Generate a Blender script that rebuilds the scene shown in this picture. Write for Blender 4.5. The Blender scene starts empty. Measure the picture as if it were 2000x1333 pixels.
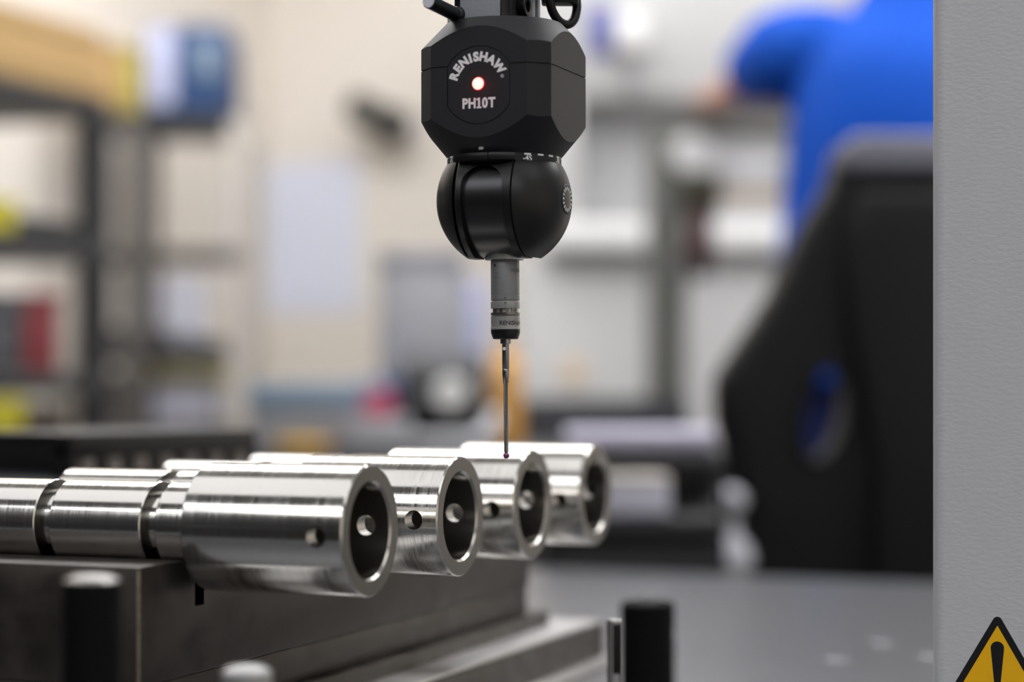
import bpy, bmesh, math, random
from mathutils import Vector, Matrix

random.seed(7)
SC = bpy.context.scene
COL = SC.collection
R = math.radians

# ------------------------------------------------------------------ camera, light, exposure
CAMZ = 0.95                       # lens height above the floor
PHI = math.atan2(0.363, 0.932)    # the machine axes stand 21.3 degrees off the view axis
cu, su = math.cos(PHI), math.sin(PHI)
FPX = 4000.0                      # focal length in pixels of the 2000 px wide frame

cam_d = bpy.data.cameras.new('camera')
cam = bpy.data.objects.new('camera', cam_d)
COL.objects.link(cam)
cam.location = (0, 0, CAMZ)
cam.rotation_euler = (R(90), 0, PHI)
cam_d.sensor_width = 36
cam_d.lens = 72
cam_d.shift_y = 76.5 / 2000
cam_d.clip_start = 0.02
cam_d.clip_end = 60
cam_d.dof.use_dof = True
cam_d.dof.focus_distance = 0.90
cam_d.dof.aperture_fstop = 3.4
cam_d.dof.aperture_blades = 0
SC.camera = cam

world = bpy.data.worlds.new('world')
SC.world = world
world.use_nodes = True
world.node_tree.nodes['Background'].inputs[0].default_value = (0.9, 0.95, 1, 1)
world.node_tree.nodes['Background'].inputs[1].default_value = 0.4

SC.view_settings.view_transform = 'Standard'
SC.view_settings.look = 'None'
SC.view_settings.gamma = 1
SC.view_settings.use_curve_mapping = False
SC.view_settings.exposure = 0.0
LAMP = 5.2                        # radiance of the ceiling light panels over the table
LAMP_BACK = 9.8                   # the brighter rows over the work area behind
LAMP_ADDED = 1.15                  # wide dim panels added over the table, unseen, to brighten bar reflections
SC.cycles.use_denoising = True
SC.cycles.max_bounces = 10
SC.cycles.diffuse_bounces = 5
SC.cycles.glossy_bounces = 6
SC.cycles.sample_clamp_indirect = 8


# ------------------------------------------------------------------ coordinates
def cw(X, Y, Z=0.0):
    """view-aligned metres (right, forward, above lens) -> world"""
    return Vector((cu * X - su * Y, su * X + cu * Y, Z + CAMZ))


def at(x, y, Y):
    """the point seen at photo pixel x, y at depth Y metres"""
    return cw((x - 1000) / FPX * Y, Y, (743 - y) / FPX * Y)


# ------------------------------------------------------------------ materials
def lin(c):
    c = c / 255.0
    return c / 12.92 if c <= 0.04045 else ((c + 0.055) / 1.055) ** 2.4


def rgb(r, g, b):
    return (lin(r), lin(g), lin(b), 1.0)


def mat(name, color, rough=0.5, metal=0.0, var=0.0, vscale=(40, 40, 40), bump=0.0, bscale=(300, 300, 300),
        spec=0.5, aniso=0.0, tangent=None, rvar=0.0, coat=0.0, emit=None, estr=0.0, detail=3.0):
    m = bpy.data.materials.new(name)
    m.use_nodes = True
    nt = m.node_tree
    N, L = nt.nodes, nt.links
    p = N['Principled BSDF']
    p.inputs['Base Color'].default_value = color
    p.inputs['Roughness'].default_value = rough
    p.inputs['Metallic'].default_value = metal
    p.inputs['Specular IOR Level'].default_value = spec
    if coat:
        p.inputs['Coat Weight'].default_value = coat
        p.inputs['Coat Roughness'].default_value = rough * 0.9
    if emit:
        p.inputs['Emission Color'].default_value = emit
        p.inputs['Emission Strength'].default_value = estr
    tc = N.new('ShaderNodeTexCoord')

    def noise(scale):
        mp = N.new('ShaderNodeMapping')
        mp.inputs['Scale'].default_value = scale
        L.new(tc.outputs['Object'], mp.inputs['Vector'])
        n = N.new('ShaderNodeTexNoise')
        n.inputs['Scale'].default_value = 1.0
        n.inputs['Detail'].default_value = detail
        L.new(mp.outputs['Vector'], n.inputs['Vector'])
        return n
    if var or rvar:
        n = noise(vscale)
        if var:
            mx = N.new('ShaderNodeMix')
            mx.data_type = 'RGBA'
            mx.inputs['A'].default_value = tuple(max(0, c * (1 - var)) for c in color[:3]) + (1,)
            mx.inputs['B'].default_value = tuple(min(1, c * (1 + var)) for c in color[:3]) + (1,)
            L.new(n.outputs['Fac'], mx.inputs['Factor'])
            L.new(mx.outputs['Result'], p.inputs['Base Color'])
        if rvar:
            mr = N.new('ShaderNodeMapRange')
            mr.inputs['From Min'].default_value = 0.3
            mr.inputs['From Max'].default_value = 0.7
            mr.inputs['To Min'].default_value = max(0.02, rough - rvar)
            mr.inputs['To Max'].default_value = rough + rvar
            L.new(n.outputs['Fac'], mr.inputs['Value'])
            L.new(mr.outputs['Result'], p.inputs['Roughness'])
    if bump:
        n2 = noise(bscale)
        b = N.new('ShaderNodeBump')
        b.inputs['Strength'].default_value = 1.0
        b.inputs['Distance'].default_value = bump
        L.new(n2.outputs['Fac'], b.inputs['Height'])
        L.new(b.outputs['Normal'], p.inputs['Normal'])
    if aniso:
        p.inputs['Anisotropic'].default_value = aniso
        t = N.new('ShaderNodeTangent')
        t.direction_type = 'RADIAL'
        t.axis = tangent or 'X'
        L.new(t.outputs['Tangent'], p.inputs['Tangent'])
        p.inputs['Anisotropic Rotation'].default_value = 0.25
    return m


M = {}
M['steel'] = mat('turned_steel', (0.66, 0.64, 0.61, 1), 0.17, 1.0, var=0.10, vscale=(1500, 25, 25), rvar=0.07,
                 bump=0.000004, bscale=(2600, 40, 40), aniso=0.55, tangent='X')
M['slot_shade'] = mat('painted_slot_shade', rgb(6, 5, 5), 0.9, spec=0.1)
M['steel_bore'] = mat('bored_steel', (0.44, 0.42, 0.39, 1), 0.24, 1.0, var=0.1, vscale=(1200, 30, 30), aniso=0.5)
M['steel_face_dim'] = mat('dim_reflection_steel', (0.09, 0.086, 0.077, 1), 0.30, 1.0, var=0.08, vscale=(300, 300, 300))  # darker copy of the bar steel; dim reflection put into the colour
M['block'] = mat('dark_ground_steel', (0.046, 0.039, 0.034, 1), 0.40, 0.6, var=0.75, vscale=(60, 60, 60), rvar=0.10,
                 bump=0.00006, bscale=(700, 700, 700), detail=8)
M['worn_edge'] = mat('worn_steel_edge', (0.20, 0.165, 0.125, 1), 0.45, 0.5, var=0.5, vscale=(300, 300, 300))
M['plate'] = mat('pale_plate_steel', (0.62, 0.61, 0.60, 1), 0.36, 0.9, var=0.12, vscale=(30, 30, 30))
M['granite'] = mat('grey_granite', rgb(56, 58, 65), 0.38, 0.0, var=0.10, vscale=(900, 900, 900), spec=1.0, coat=0.9)
M['anodised'] = mat('black_anodised', rgb(29, 29, 33), 0.50, 0.0, bump=0.000006, bscale=(5000, 5000, 5000), spec=0.30,
                    var=0.12, vscale=(700, 700, 700))
M['black_gloss'] = mat('black_satin', rgb(12, 12, 13), 0.38, 0.0, spec=0.4, rvar=0.04, vscale=(120, 120, 120))
M['barrel'] = mat('black_turned', rgb(22, 22, 25), 0.30, 0.2, spec=0.7, bump=0.000003, bscale=(5000, 300, 300))
M['gap'] = mat('black_gap', rgb(5, 5, 5), 0.8)
M['print_grey'] = mat('silver_print', rgb(225, 225, 228), 0.5)
M['print_dark'] = mat('dark_print', rgb(30, 30, 32), 0.5)
M['print_faint'] = mat('faint_etching', rgb(84, 84, 86), 0.5)
M['led'] = mat('red_lamp', (1, 0.2, 0.15, 1), 0.3, emit=(1.0, 0.74, 0.66, 1), estr=1.15)
M['led_ring'] = mat('red_lamp_rim', (0.6, 0.01, 0.01, 1), 0.3, emit=(1.0, 0.01, 0.012, 1), estr=0.45)
M['satin'] = mat('satin_nickel', (0.21, 0.21, 0.215, 1), 0.42, 0.35, var=0.12, vscale=(200, 200, 2000), aniso=0.3, tangent='Z')
M['nickel'] = mat('bright_nickel', (0.38, 0.375, 0.37, 1), 0.34, 0.5, aniso=0.4, tangent='Z')
M['socket'] = mat('silver_socket', (0.5, 0.5, 0.49, 1), 0.3, 0.85, aniso=0.5, tangent='Z')
M['nickel_dark'] = mat('smoked_nickel', (0.24, 0.23, 0.22, 1), 0.3, 1.0)
M['carbide'] = mat('carbide', (0.30, 0.30, 0.31, 1), 0.25, 1.0)
M['ruby'] = mat('ruby', (0.15, 0.003, 0.085, 1), 0.06, 0.0, spec=0.9, coat=0.6)
M['quill'] = mat('machined_grey', rgb(160, 163, 171), 0.45, 0.15, var=0.15, vscale=(900, 900, 900))
M['paint_grey'] = mat('orange_peel_grey_paint', rgb(198, 198, 201), 0.42, 0.0, bump=0.00018, bscale=(260, 260, 620),
                      var=0.02, vscale=(60, 60, 60), spec=0.4, detail=2.0)
M['yellow_print'] = mat('yellow_print', rgb(240, 180, 0), 0.4)
M['black_print'] = mat('black_print', rgb(14, 15, 19), 0.4)
M['black_plastic'] = mat('black_plastic', rgb(13, 13, 14), 0.42, spec=0.35)
M['post_black'] = mat('matt_black_post', rgb(5, 5, 6), 0.6, spec=0.12)
M['dark_cavity'] = mat('dark_grey_plastic', rgb(128, 120, 114), 0.5)
M['wall_cream'] = mat('cream_wall_paint', rgb(234, 227, 217), 0.8, var=0.03, vscale=(3, 3, 3), bump=0.0002, bscale=(80, 80, 80))
M['wall_dark'] = mat('slate_wall_paint', rgb(92, 90, 88), 0.7, var=0.05, vscale=(3, 3, 3))
M['ceiling'] = mat('grey_ceiling', rgb(170, 170, 170), 0.9, var=0.03, vscale=(5, 5, 5))
M['floor'] = mat('grey_floor', rgb(120, 118, 114), 0.45, var=0.12, vscale=(6, 6, 6))
M['lamp'] = mat('lamp_diffuser', (0.9, 0.9, 0.9, 1), 0.6, emit=(0.965, 0.98, 1.0, 1), estr=LAMP)
M['lamp_back'] = mat('bright_lamp_diffuser', (0.9, 0.9, 0.9, 1), 0.6, emit=(0.985, 0.985, 1.0, 1), estr=LAMP_BACK)
M['lamp_added'] = mat('added_lamp_diffuser', (0.9, 0.9, 0.9, 1), 0.6, emit=(0.97, 0.98, 1.0, 1), estr=LAMP_ADDED)
M['white_paint'] = mat('white_enamel', rgb(222, 222, 220), 0.4, var=0.02, vscale=(20, 20, 20))
M['machine'] = mat('pale_machine_paint', rgb(188, 188, 187), 0.42, var=0.02, vscale=(10, 10, 10))
M['machine_grey'] = mat('grey_machine_paint', rgb(168, 168, 169), 0.42, var=0.03, vscale=(10, 10, 10))
M['olive_grey'] = mat('olive_grey_paint', rgb(92, 92, 86), 0.45, var=0.03, vscale=(10, 10, 10))
M['shelf_black'] = mat('charcoal_shelf_paint', rgb(48, 48, 50), 0.5, var=0.1, vscale=(20, 20, 20))
M['shelf_grey'] = mat('grey_shelf_paint', rgb(84, 80, 76), 0.5, var=0.06, vscale=(20, 20, 20))
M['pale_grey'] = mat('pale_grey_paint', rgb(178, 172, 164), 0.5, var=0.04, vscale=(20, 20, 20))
M['cardboard'] = mat('cardboard', rgb(182, 150, 100), 0.8, var=0.1, vscale=(15, 15, 60))
M['yellow_card'] = mat('yellow_card', rgb(182, 168, 84), 0.6, var=0.05, vscale=(15, 15, 15))
M['yellow_bin'] = mat('yellow_plastic', rgb(190, 180, 40), 0.45, var=0.04, vscale=(15, 15, 15))
M['blue_box'] = mat('blue_carton', rgb(40, 70, 114), 0.6, var=0.2, vscale=(18, 18, 18))
M['lilac'] = mat('pale_lilac_paper', rgb(190, 194, 222), 0.7, var=0.02, vscale=(8, 8, 8))
M['paper'] = mat('pale_blue_paper', rgb(224, 228, 244), 0.8, var=0.02, vscale=(8, 8, 8))
M['maroon'] = mat('maroon_plastic', rgb(118, 42, 48), 0.5, var=0.1, vscale=(15, 15, 15))
M['dark_brown'] = mat('dark_brown_card', rgb(62, 50, 42), 0.7, var=0.15, vscale=(15, 15, 15))
M['dark_grey'] = mat('dark_grey_plastic', rgb(70, 70, 74), 0.5, var=0.08, vscale=(15, 15, 15))
M['grey_plastic'] = mat('grey_plastic', rgb(160, 160, 164), 0.5, var=0.04, vscale=(15, 15, 15))
M['bench_top'] = mat('dark_bench_top', rgb(66, 66, 68), 0.45, var=0.08, vscale=(12, 12, 12))
M['bench_side'] = mat('black_bench_panel', rgb(32, 31, 32), 0.5, var=0.1, vscale=(12, 12, 12))
M['slate_blue'] = mat('slate_blue_plastic', rgb(126, 145, 164), 0.5, var=0.05, vscale=(12, 12, 12))
M['navy'] = mat('navy_plastic', rgb(38, 54, 110), 0.5)
M['pink'] = mat('pink_red_tape', rgb(196, 84, 112), 0.5)
M['orange'] = mat('orange_plastic', rgb(214, 158, 72), 0.5, var=0.08, vscale=(12, 12, 12))
M['amber'] = mat('amber_plastic', rgb(190, 140, 10), 0.5)
M['silver'] = mat('brushed_silver', (0.62, 0.62, 0.66, 1), 0.3, 0.9)
M['chrome'] = mat('chrome', (0.70, 0.71, 0.75, 1), 0.16, 1.0)
M['white_cloth'] = mat('off_white_paper', rgb(196, 196, 208), 0.7, var=0.03, vscale=(20, 20, 20))
M['lavender'] = mat('lavender_white_plastic', rgb(182, 178, 196), 0.5, var=0.03, vscale=(20, 20, 20))
M['pewter'] = mat('pewter', (0.42, 0.42, 0.46, 1), 0.4, 0.2)
M['leather'] = mat('black_leatherette', rgb(15, 15, 16), 0.5, var=0.1, vscale=(60, 60, 60), bump=0.0004, bscale=(300, 300, 300), spec=0.25)
M['leather_grey'] = mat('grey_leatherette', rgb(122, 122, 134), 0.5, var=0.05, vscale=(60, 60, 60))
M['shirt'] = mat('royal_blue_cotton', rgb(11, 72, 172), 0.85, var=0.08, vscale=(10, 10, 10), bump=0.003, bscale=(9, 9, 9), spec=0.2)
M['trousers'] = mat('navy_cotton', rgb(20, 28, 74), 0.85, var=0.1, vscale=(20, 20, 20), spec=0.2)
M['skin'] = mat('skin', rgb(196, 148, 128), 0.5, var=0.05, vscale=(30, 30, 30))
M['hair'] = mat('dark_hair', rgb(44, 34, 28), 0.6, var=0.2, vscale=(200, 200, 60))
M['violet_blue'] = mat('violet_blue_print', rgb(96, 98, 152), 0.6)
M['tan_print'] = mat('tan_print', rgb(212, 190, 160), 0.6)
M['red_dark'] = mat('dark_red_plastic', rgb(74, 34, 36), 0.5)
M['olive'] = mat('olive_plastic', rgb(54, 52, 36), 0.5)
M['shoe'] = mat('black_shoe', rgb(20, 20, 20), 0.4)


# ------------------------------------------------------------------ mesh builder
class MB:
    def __init__(self):
        self.bm = bmesh.new()

    def box(self, x0, x1, y0, y1, z0, z1, bev=0.0, seg=2, mtx=None):
        r = bmesh.ops.create_cube(self.bm, size=1.0)
        vs = r['verts']
        for v in vs:
            v.co = Vector(((x0 + x1) / 2 + v.co.x * (x1 - x0), (y0 + y1) / 2 + v.co.y * (y1 - y0),
                           (z0 + z1) / 2 + v.co.z * (z1 - z0)))
        if bev:
            es = list({e for v in vs for e in v.link_edges})
            rr = bmesh.ops.bevel(self.bm, geom=es, offset=bev, segments=seg, affect='EDGES', profile=0.5)
            vs = list({v for f in rr['faces'] for v in f.verts} | {v for v in vs if v.is_valid})
        if mtx is not None:
            bmesh.ops.transform(self.bm, matrix=mtx, verts=vs)
        return self

    def lathe(self, prof, n=48, axis='z', org=(0, 0, 0)):
        """prof = [(radius, height)...]; radius 0 closes the end"""
        o = Vector(org)

        def pt(r, h, a):
            c, s = r * math.cos(a), r * math.sin(a)
            if axis == 'z':
                return o + Vector((c, s, h))
            if axis == 'x':
                return o + Vector((h, c, s))
            return o + Vector((s, h, c))
        rings = []
        for r, h in prof:
            if r <= 1e-9:
                rings.append([self.bm.verts.new(pt(0, h, 0))])
            else:
                rings.append([self.bm.verts.new(pt(r, h, 2 * math.pi * k / n)) for k in range(n)])
        fs = []
        for A, B in zip(rings, rings[1:]):
            if len(A) == 1 and len(B) == 1:
                continue
            for k in range(n):
                k2 = (k + 1) % n
                if len(A) == 1:
                    fs.append(self.bm.faces.new((A[0], B[k2], B[k])))
                elif len(B) == 1:
                    fs.append(self.bm.faces.new((A[k], A[k2], B[0])))
                else:
                    fs.append(self.bm.faces.new((A[k], A[k2], B[k2], B[k])))
        for ring in (rings[0], rings[-1]):
            if len(ring) > 1:
                fs.append(self.bm.faces.new(ring))
        bmesh.ops.recalc_face_normals(self.bm, faces=fs)
        return self

    def cyl(self, p0, p1, r0, r1=None, n=24):
        p0, p1 = Vector(p0), Vector(p1)
        r1 = r0 if r1 is None else r1
        q = (p1 - p0).to_track_quat('Z', 'Y')
        h = (p1 - p0).length
        before = set(self.bm.verts)
        self.lathe([(0, 0), (r0, 0), (r1, h), (0, h)], n)
        vs = [v for v in self.bm.verts if v not in before]
        bmesh.ops.transform(self.bm, matrix=Matrix.Translation(p0) @ q.to_matrix().to_4x4(), verts=vs)
        return self

    def sphere(self, c, r, sx=1, sy=1, sz=1, n=24):
        rr = bmesh.ops.create_uvsphere(self.bm, u_segments=n, v_segments=n // 2, radius=r)
        for v in rr['verts']:
            v.co = Vector(c) + Vector((v.co.x * sx, v.co.y * sy, v.co.z * sz))
        return self

    def tube(self, pts, rad, n=12, smooth=0):
        pts = [Vector(p) for p in pts]
        if smooth:                                   # Catmull-Rom through the points
            ext = [2 * pts[0] - pts[1]] + pts + [2 * pts[-1] - pts[-2]]
            out = []
            for a, b_, c_, d in zip(ext, ext[1:], ext[2:], ext[3:]):
                for k in range(smooth):
                    t = k / smooth
                    out.append(0.5 * (2 * b_ + (c_ - a) * t + (2 * a - 5 * b_ + 4 * c_ - d) * t * t + (3 * b_ - a - 3 * c_ + d) * t ** 3))
            pts = out + [pts[-1]]
        rad = rad if isinstance(rad, (list, tuple)) else [rad] * len(pts)
        rings = []
        up = Vector((0.13, 0.3, 0.94)).normalized()
        for i, p in enumerate(pts):
            d = (pts[min(i + 1, len(pts) - 1)] - pts[max(i - 1, 0)]).normalized()
            a = d.cross(up).normalized()
            b = d.cross(a).normalized()
            rings.append([self.bm.verts.new(p + (a * math.cos(2 * math.pi * k / n) + b * math.sin(2 * math.pi * k / n)) * rad[i]) for k in range(n)])
        fs = []
        for A, B in zip(rings, rings[1:]):
            for k in range(n):
                fs.append(self.bm.faces.new((A[k], A[(k + 1) % n], B[(k + 1) % n], B[k])))
        fs.append(self.bm.faces.new(rings[0]))
        fs.append(self.bm.faces.new(rings[-1]))
        bmesh.ops.recalc_face_normals(self.bm, faces=fs)
        return self

    def prism(self, poly, axis, a0, a1, bev=0.0, seg=2):
        """poly in the two axes left over (x: (y,z), y: (x,z), z: (x,y))"""
        def pt(p, a):
            return Vector((a, p[0], p[1])) if axis == 'x' else Vector((p[0], a, p[1])) if axis == 'y' else Vector((p[0], p[1], a))
        A = [self.bm.verts.new(pt(p, a0)) for p in poly]
        B = [self.bm.verts.new(pt(p, a1)) for p in poly]
        fs = [self.bm.faces.new(A), self.bm.faces.new(B)]
        n = len(poly)
        for k in range(n):
            fs.append(self.bm.faces.new((A[k], A[(k + 1) % n], B[(k + 1) % n], B[k])))
        bmesh.ops.recalc_face_normals(self.bm, faces=fs)
        if bev:
            es = list({e for f in fs[:2] for e in f.edges})
            bmesh.ops.bevel(self.bm, geom=es, offset=bev, segments=seg, affect='EDGES', profile=0.5)
        return self

    def boolean(self, other, op):
        """self (op) other, exact"""
        obs = []
        for b in (self, other):
            me = bpy.data.meshes.new('scratch')
            b.bm.to_mesh(me)
            o = bpy.data.objects.new('scratch', me)
            COL.objects.link(o)
            obs.append(o)
        md = obs[0].modifiers.new('b', 'BOOLEAN')
        md.operation = op
        md.solver = 'EXACT'
        md.object = obs[1]
        dg = bpy.context.evaluated_depsgraph_get()
        me = bpy.data.meshes.new_from_object(obs[0].evaluated_get(dg))
        self.bm.free()
        self.bm = bmesh.new()
        self.bm.from_mesh(me)
        for o in obs:
            d = o.data
            bpy.data.objects.remove(o)
            bpy.data.meshes.remove(d)
        bpy.data.meshes.remove(me)
        return self

    def make(self, name, m, parent=None, ang=35, loc=None, rotz=0.0):
        bm = self.bm
        for f in bm.faces:
            f.smooth = True
        for e in bm.edges:
            if len(e.link_faces) == 2:
                e.smooth = e.calc_face_angle(0) < R(ang)
            else:
                e.smooth = False
        me = bpy.data.meshes.new(name)
        bm.to_mesh(me)
        bm.free()
        return link(name, me, m, parent, loc, rotz)


def link(name, me, m, parent=None, loc=None, rotz=0.0):
    me.materials.append(m)
    o = bpy.data.objects.new(name, me)
    COL.objects.link(o)
    o.parent = parent
    if loc is not None:
        o.location = loc
    if rotz:
        o.rotation_euler = (0, 0, rotz)
    return o


def tag(o, label=None, cat=None, group=None, kind=None):
    if label:
        o['label'] = label
    if cat:
        o['category'] = cat
    if group:
        o['group'] = group
    if kind:
        o['kind'] = kind
    return o


def thing(name, label, cat, loc=(0, 0, 0), rotz=0.0, group=None):
    o = bpy.data.objects.new(name, None)
    o.empty_display_size = 0.02
    COL.objects.link(o)
    o.location = loc
    o.rotation_euler = (0, 0, rotz)
    return tag(o, label, cat, group)


def text_mesh(s, size, extrude=0.0, bold=0.0, align='CENTER', shear=0.0):
    c = bpy.data.curves.new('scratch', 'FONT')
    c.body = s
    c.size = size
    c.extrude = extrude
    c.offset = bold
    c.shear = shear
    c.resolution_u = 4
    c.align_x = align
    o = bpy.data.objects.new('scratch', c)
    COL.objects.link(o)
    dg = bpy.context.evaluated_depsgraph_get()
    me = bpy.data.meshes.new_from_object(o.evaluated_get(dg))
    bpy.data.objects.remove(o)
    bpy.data.curves.remove(c)
    return me


def text_into(b, s, size, mtx, **k):
    me = text_mesh(s, size, **k)
    me.transform(mtx)
    b.bm.from_mesh(me)
    bpy.data.meshes.remove(me)


def wrap_text(b, s, size, r, ang, z, **k):
    """text wrapped on a vertical cylinder; ang measured from -v towards +u"""
    me = text_mesh(s, size, **k)
    for v in me.vertices:
        a = R(ang) + v.co.x / r
        rr = r + v.co.z
        v.co = Vector((rr * math.sin(a), -rr * math.cos(a), z + v.co.y))
    b.bm.from_mesh(me)
    bpy.data.meshes.remove(me)


mm = 0.001
TABLE = -0.177 + CAMZ             # top of the measuring table
Z = CAMZ

# ------------------------------------------------------------------ the room
U0, U1, V0, V1, H = -2.45, 3.0, -6.5, 4.6, 2.75
tag(MB().box(U0 - .1, U1 + .1, V0 - .1, V1 + .1, -0.1, 0).make('floor', M['floor']), kind='structure')
tag(MB().box(U0 - .1, U1 + .1, V0 - .1, V1 + .1, H, H + .1).make('ceiling', M['ceiling']), kind='structure')
tag(MB().box(U0 - .1, U1 + .1, V1, V1 + .1, 0, H).make('wall_back', M['wall_cream']), kind='structure')
tag(MB().box(U0 - .1, U1 + .1, V0 - .1, V0, 0, H).make('wall_front', M['wall_dark']), kind='structure')
tag(MB().box(U0 - .1, U0, 1.2, V1, 0, H).make('wall_left', M['wall_cream']), kind='structure')
tag(MB().box(U0 - .1, U0, V0, 1.2, 0, H).make('wall_left', M['wall_dark']), kind='structure')
for k_ in range(4):  # dark cupboards added out of view to darken reflections in the bars
    t = thing('unseen_dark_cupboard', ('first', 'second', 'third', 'fourth')[k_] + ' unseen charcoal cupboard added to darken the bar reflections', 'cupboard', (U0 + .26, .55 - k_ * 1.25, 0), 0, 'unseen cupboards added along the left wall')
    MB().box(-.24, .22, -.61, .61, 0, 1.95, .004).make('carcass', M['shelf_black'], t)
    for sg_ in (-1, 1):
        d_ = MB().box(.22, .24, sg_ * .305 - .297, sg_ * .305 + .297, .06, 1.93, .003).make('door', M['shelf_black'], t)
        MB().box(.24, .265, sg_ * .05 - .008, sg_ * .05 + .008, .95, 1.15, .003).make('handle', M['silver'], d_)
tag(MB().box(U1, U1 + .1, V0, V1, 0, H).make('wall_right', M['wall_cream']), kind='structure')
tag(MB().box(U0, U1, V1 - .015, V1, 0, .1).make('baseboard_back', M['dark_grey']), kind='structure')


def ceiling_light(u, v, lu, lv, label, m='lamp'):
    t = thing('ceiling_light', label, 'ceiling light', (u, v, H - 0.05), group='light panels in rows on the ceiling')
    f = MB()
    f.box(-lu / 2 - .02, lu / 2 + .02, -lv / 2 - .02, -lv / 2, 0, .05)
    f.box(-lu / 2 - .02, lu / 2 + .02, lv / 2, lv / 2 + .02, 0, .05)
    f.box(-lu / 2 - .02, -lu / 2, -lv / 2, lv / 2, 0, .05)
    f.box(lu / 2, lu / 2 + .02, -lv / 2, lv / 2, 0, .05)
    f.make('frame', M['white_paint'], t)
    MB().box(-lu / 2, lu / 2, -lv / 2, lv / 2, .01, .04).make('diffuser', M[m], t)


ROWS = [(3.25, 0.50, 'over the shelving', 'lamp_back'), (2.30, 0.50, 'over the workbench', 'lamp_back'), (0.48, 1.35, 'added over the measuring table for bar reflections', 'lamp_added'),
        (-1.45, 0.60, 'behind the camera', 'lamp'), (-2.35, 0.60, 'farther behind the camera', 'lamp')]
for v, w, where, lm in ROWS:
    for u, nth in ((-1.75, 'first'), (-0.5, 'second'), (0.75, 'third'), (2.0, 'fourth')):
        ceiling_light(u, v, 1.2, w, nth + ' ceiling light panel from the left wall, row ' + where, lm)

# ------------------------------------------------------------------ measuring table
tb = thing('granite_table', 'large grey granite measuring table carrying the steel blocks', 'table', (-0.3, 1.05, 0))
MB().box(-1.1, 1.05, -0.75, 0.757, TABLE - .16, TABLE, 0.006).make('table_slab', M['granite'], tb)
MB().box(-.95, .9, -.6, .6, 0, TABLE - .16, 0.01).make('stand', M['machine_grey'], tb)
for px, py in ((1300, 1240), (1632, 1290), (1722, 1257), (1815, 1285)):
    Y = 0.177 * FPX / (py - 743)
    p = at(px, py, Y)
    o = MB().lathe([(0, 0), (.0075, 0), (.0075, .0006), (.0045, .0006), (.0042, .0001), (0, .0001)], 20).make('threaded_insert', M['silver'], tb)
    o.location = (p.x + 0.3, p.y - 1.05, TABLE)

# machine column on the right
CV = 0.9107
cl = thing('machine_column', 'pale grey textured machine column with warning sticker at right', 'column', (-0.1560, CV, TABLE))
b = MB()
b.box(0, .20, 0, .16, 0.0, 1.0, 0.0062, 6)
b.make('column_shell', M['paint_grey'], cl, ang=50)
ax, az = 0.0289, -0.1034 + Z - TABLE


def tri(apex_z, side, rad):
    h = side * math.sqrt(3) / 2
    pts = [(0, apex_z), (side / 2, apex_z - h), (-side / 2, apex_z - h)]
    cen = Vector((0, apex_z - 2 * h / 3))
    out = []
    for i, p in enumerate(pts):
        p = Vector(p)
        d = (cen - p).normalized()
        c = p + d * rad * 2
        base = math.atan2(-d.y, -d.x)
        for k in range(-4, 5):
            a = base + R(60) * k / 4
            out.append((c.x + rad * math.cos(a), c.y + rad * math.sin(a)))
    # order round the outline
    out.sort(key=lambda q: -math.atan2(q[1] - cen.y, q[0] - cen.x))
    return out


st = MB().prism(tri(0.0020, 0.0545, 0.0020), 'y', -.00012, .0).make('warning_sticker', M['black_print'], cl, loc=(ax, 0, az))
tag(st, 'yellow triangular warning sticker with black border')
MB().prism(tri(-0.0039, 0.0432, 0.0002), 'y', -.00018, -.0001).make('yellow_field', M['yellow_print'], st)
ex = []
for k in range(0, 13):
    a = R(180) * k / 12
    ex.append((0.0029 * math.cos(a), -0.0137 + 0.0029 * math.sin(a)))
ex += [(-0.0012, -0.031), (-.0006, -.0318), (.0006, -.0318), (0.0012, -0.031)]
e = MB().prism(ex, 'y', -.00026, -.00015)
e.lathe([(0, -.00026), (.0019, -.00026), (.0019, -.00015), (0, -.00015)], 20, 'y', (0, 0, -.0357))
e.make('exclamation_mark', M['black_print'], st)

# ------------------------------------------------------------------ v-block stack
VB = [0.760, 0.8555, 0.951, 1.044]
BZ = -0.0617
UE = -0.358
top = -0.0752
b = MB()
poly = [(0.712, -.124), (0.712, top)]
for v in VB:
    poly += [(v - .0132, top), (v - .0038, top - .0094), (v - .0038, top - .0202), (v + .0038, top - .0202), (v + .0038, top - .0094), (v + .0132, top)]
poly += [(1.153, top), (1.153, -.124)]
t = thing('vee_block', 'long dark steel v-notched block holding the four turned bars', 'block', (-0.438, 0, Z))
b.prism(poly, 'x', -.19, 0)
es = [e for e in b.bm.edges if e.calc_face_angle(0) > R(60) and not (
    abs(e.verts[0].co.x - e.verts[1].co.x) > .1 and min(abs(e.verts[0].co.y - v) for v in VB) < .01)]
es = [e for e in es if all(min(abs(q.co.y - v) for v in VB) > .012 for q in e.verts)]
bmesh.ops.bevel(b.bm, geom=es, offset=.0012, segments=2, affect='EDGES', profile=0.5)
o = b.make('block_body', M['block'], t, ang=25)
o.data.materials.append(M['slot_shade'])                # shade inside the relief slots, put into the colour
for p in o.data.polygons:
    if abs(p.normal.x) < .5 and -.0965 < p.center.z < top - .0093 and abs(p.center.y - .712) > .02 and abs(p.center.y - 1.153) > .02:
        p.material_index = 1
o.data.materials.append(M['worn_edge'])
for p in o.data.polygons:
    if abs(p.normal.z) < .3 and .2 < abs(p.normal.x) < .98 and abs(p.center.y - .712) < .003:
        p.material_index = 2
MB().prism([(1.1525, top - .0005), (1.176, top - .0005), (1.178, top - .006), (1.176, top - .016), (1.162, top - .024), (1.1525, top - .026)], 'x', -.06, -.004, .001).make('end_stop', M['block'], t)
rs = MB().box(-.188, -.001, 0, .439, -.0165, 0, .0008).make('riser_block', M['block'], None, loc=(-.438, .713, Z - .1241))
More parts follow.
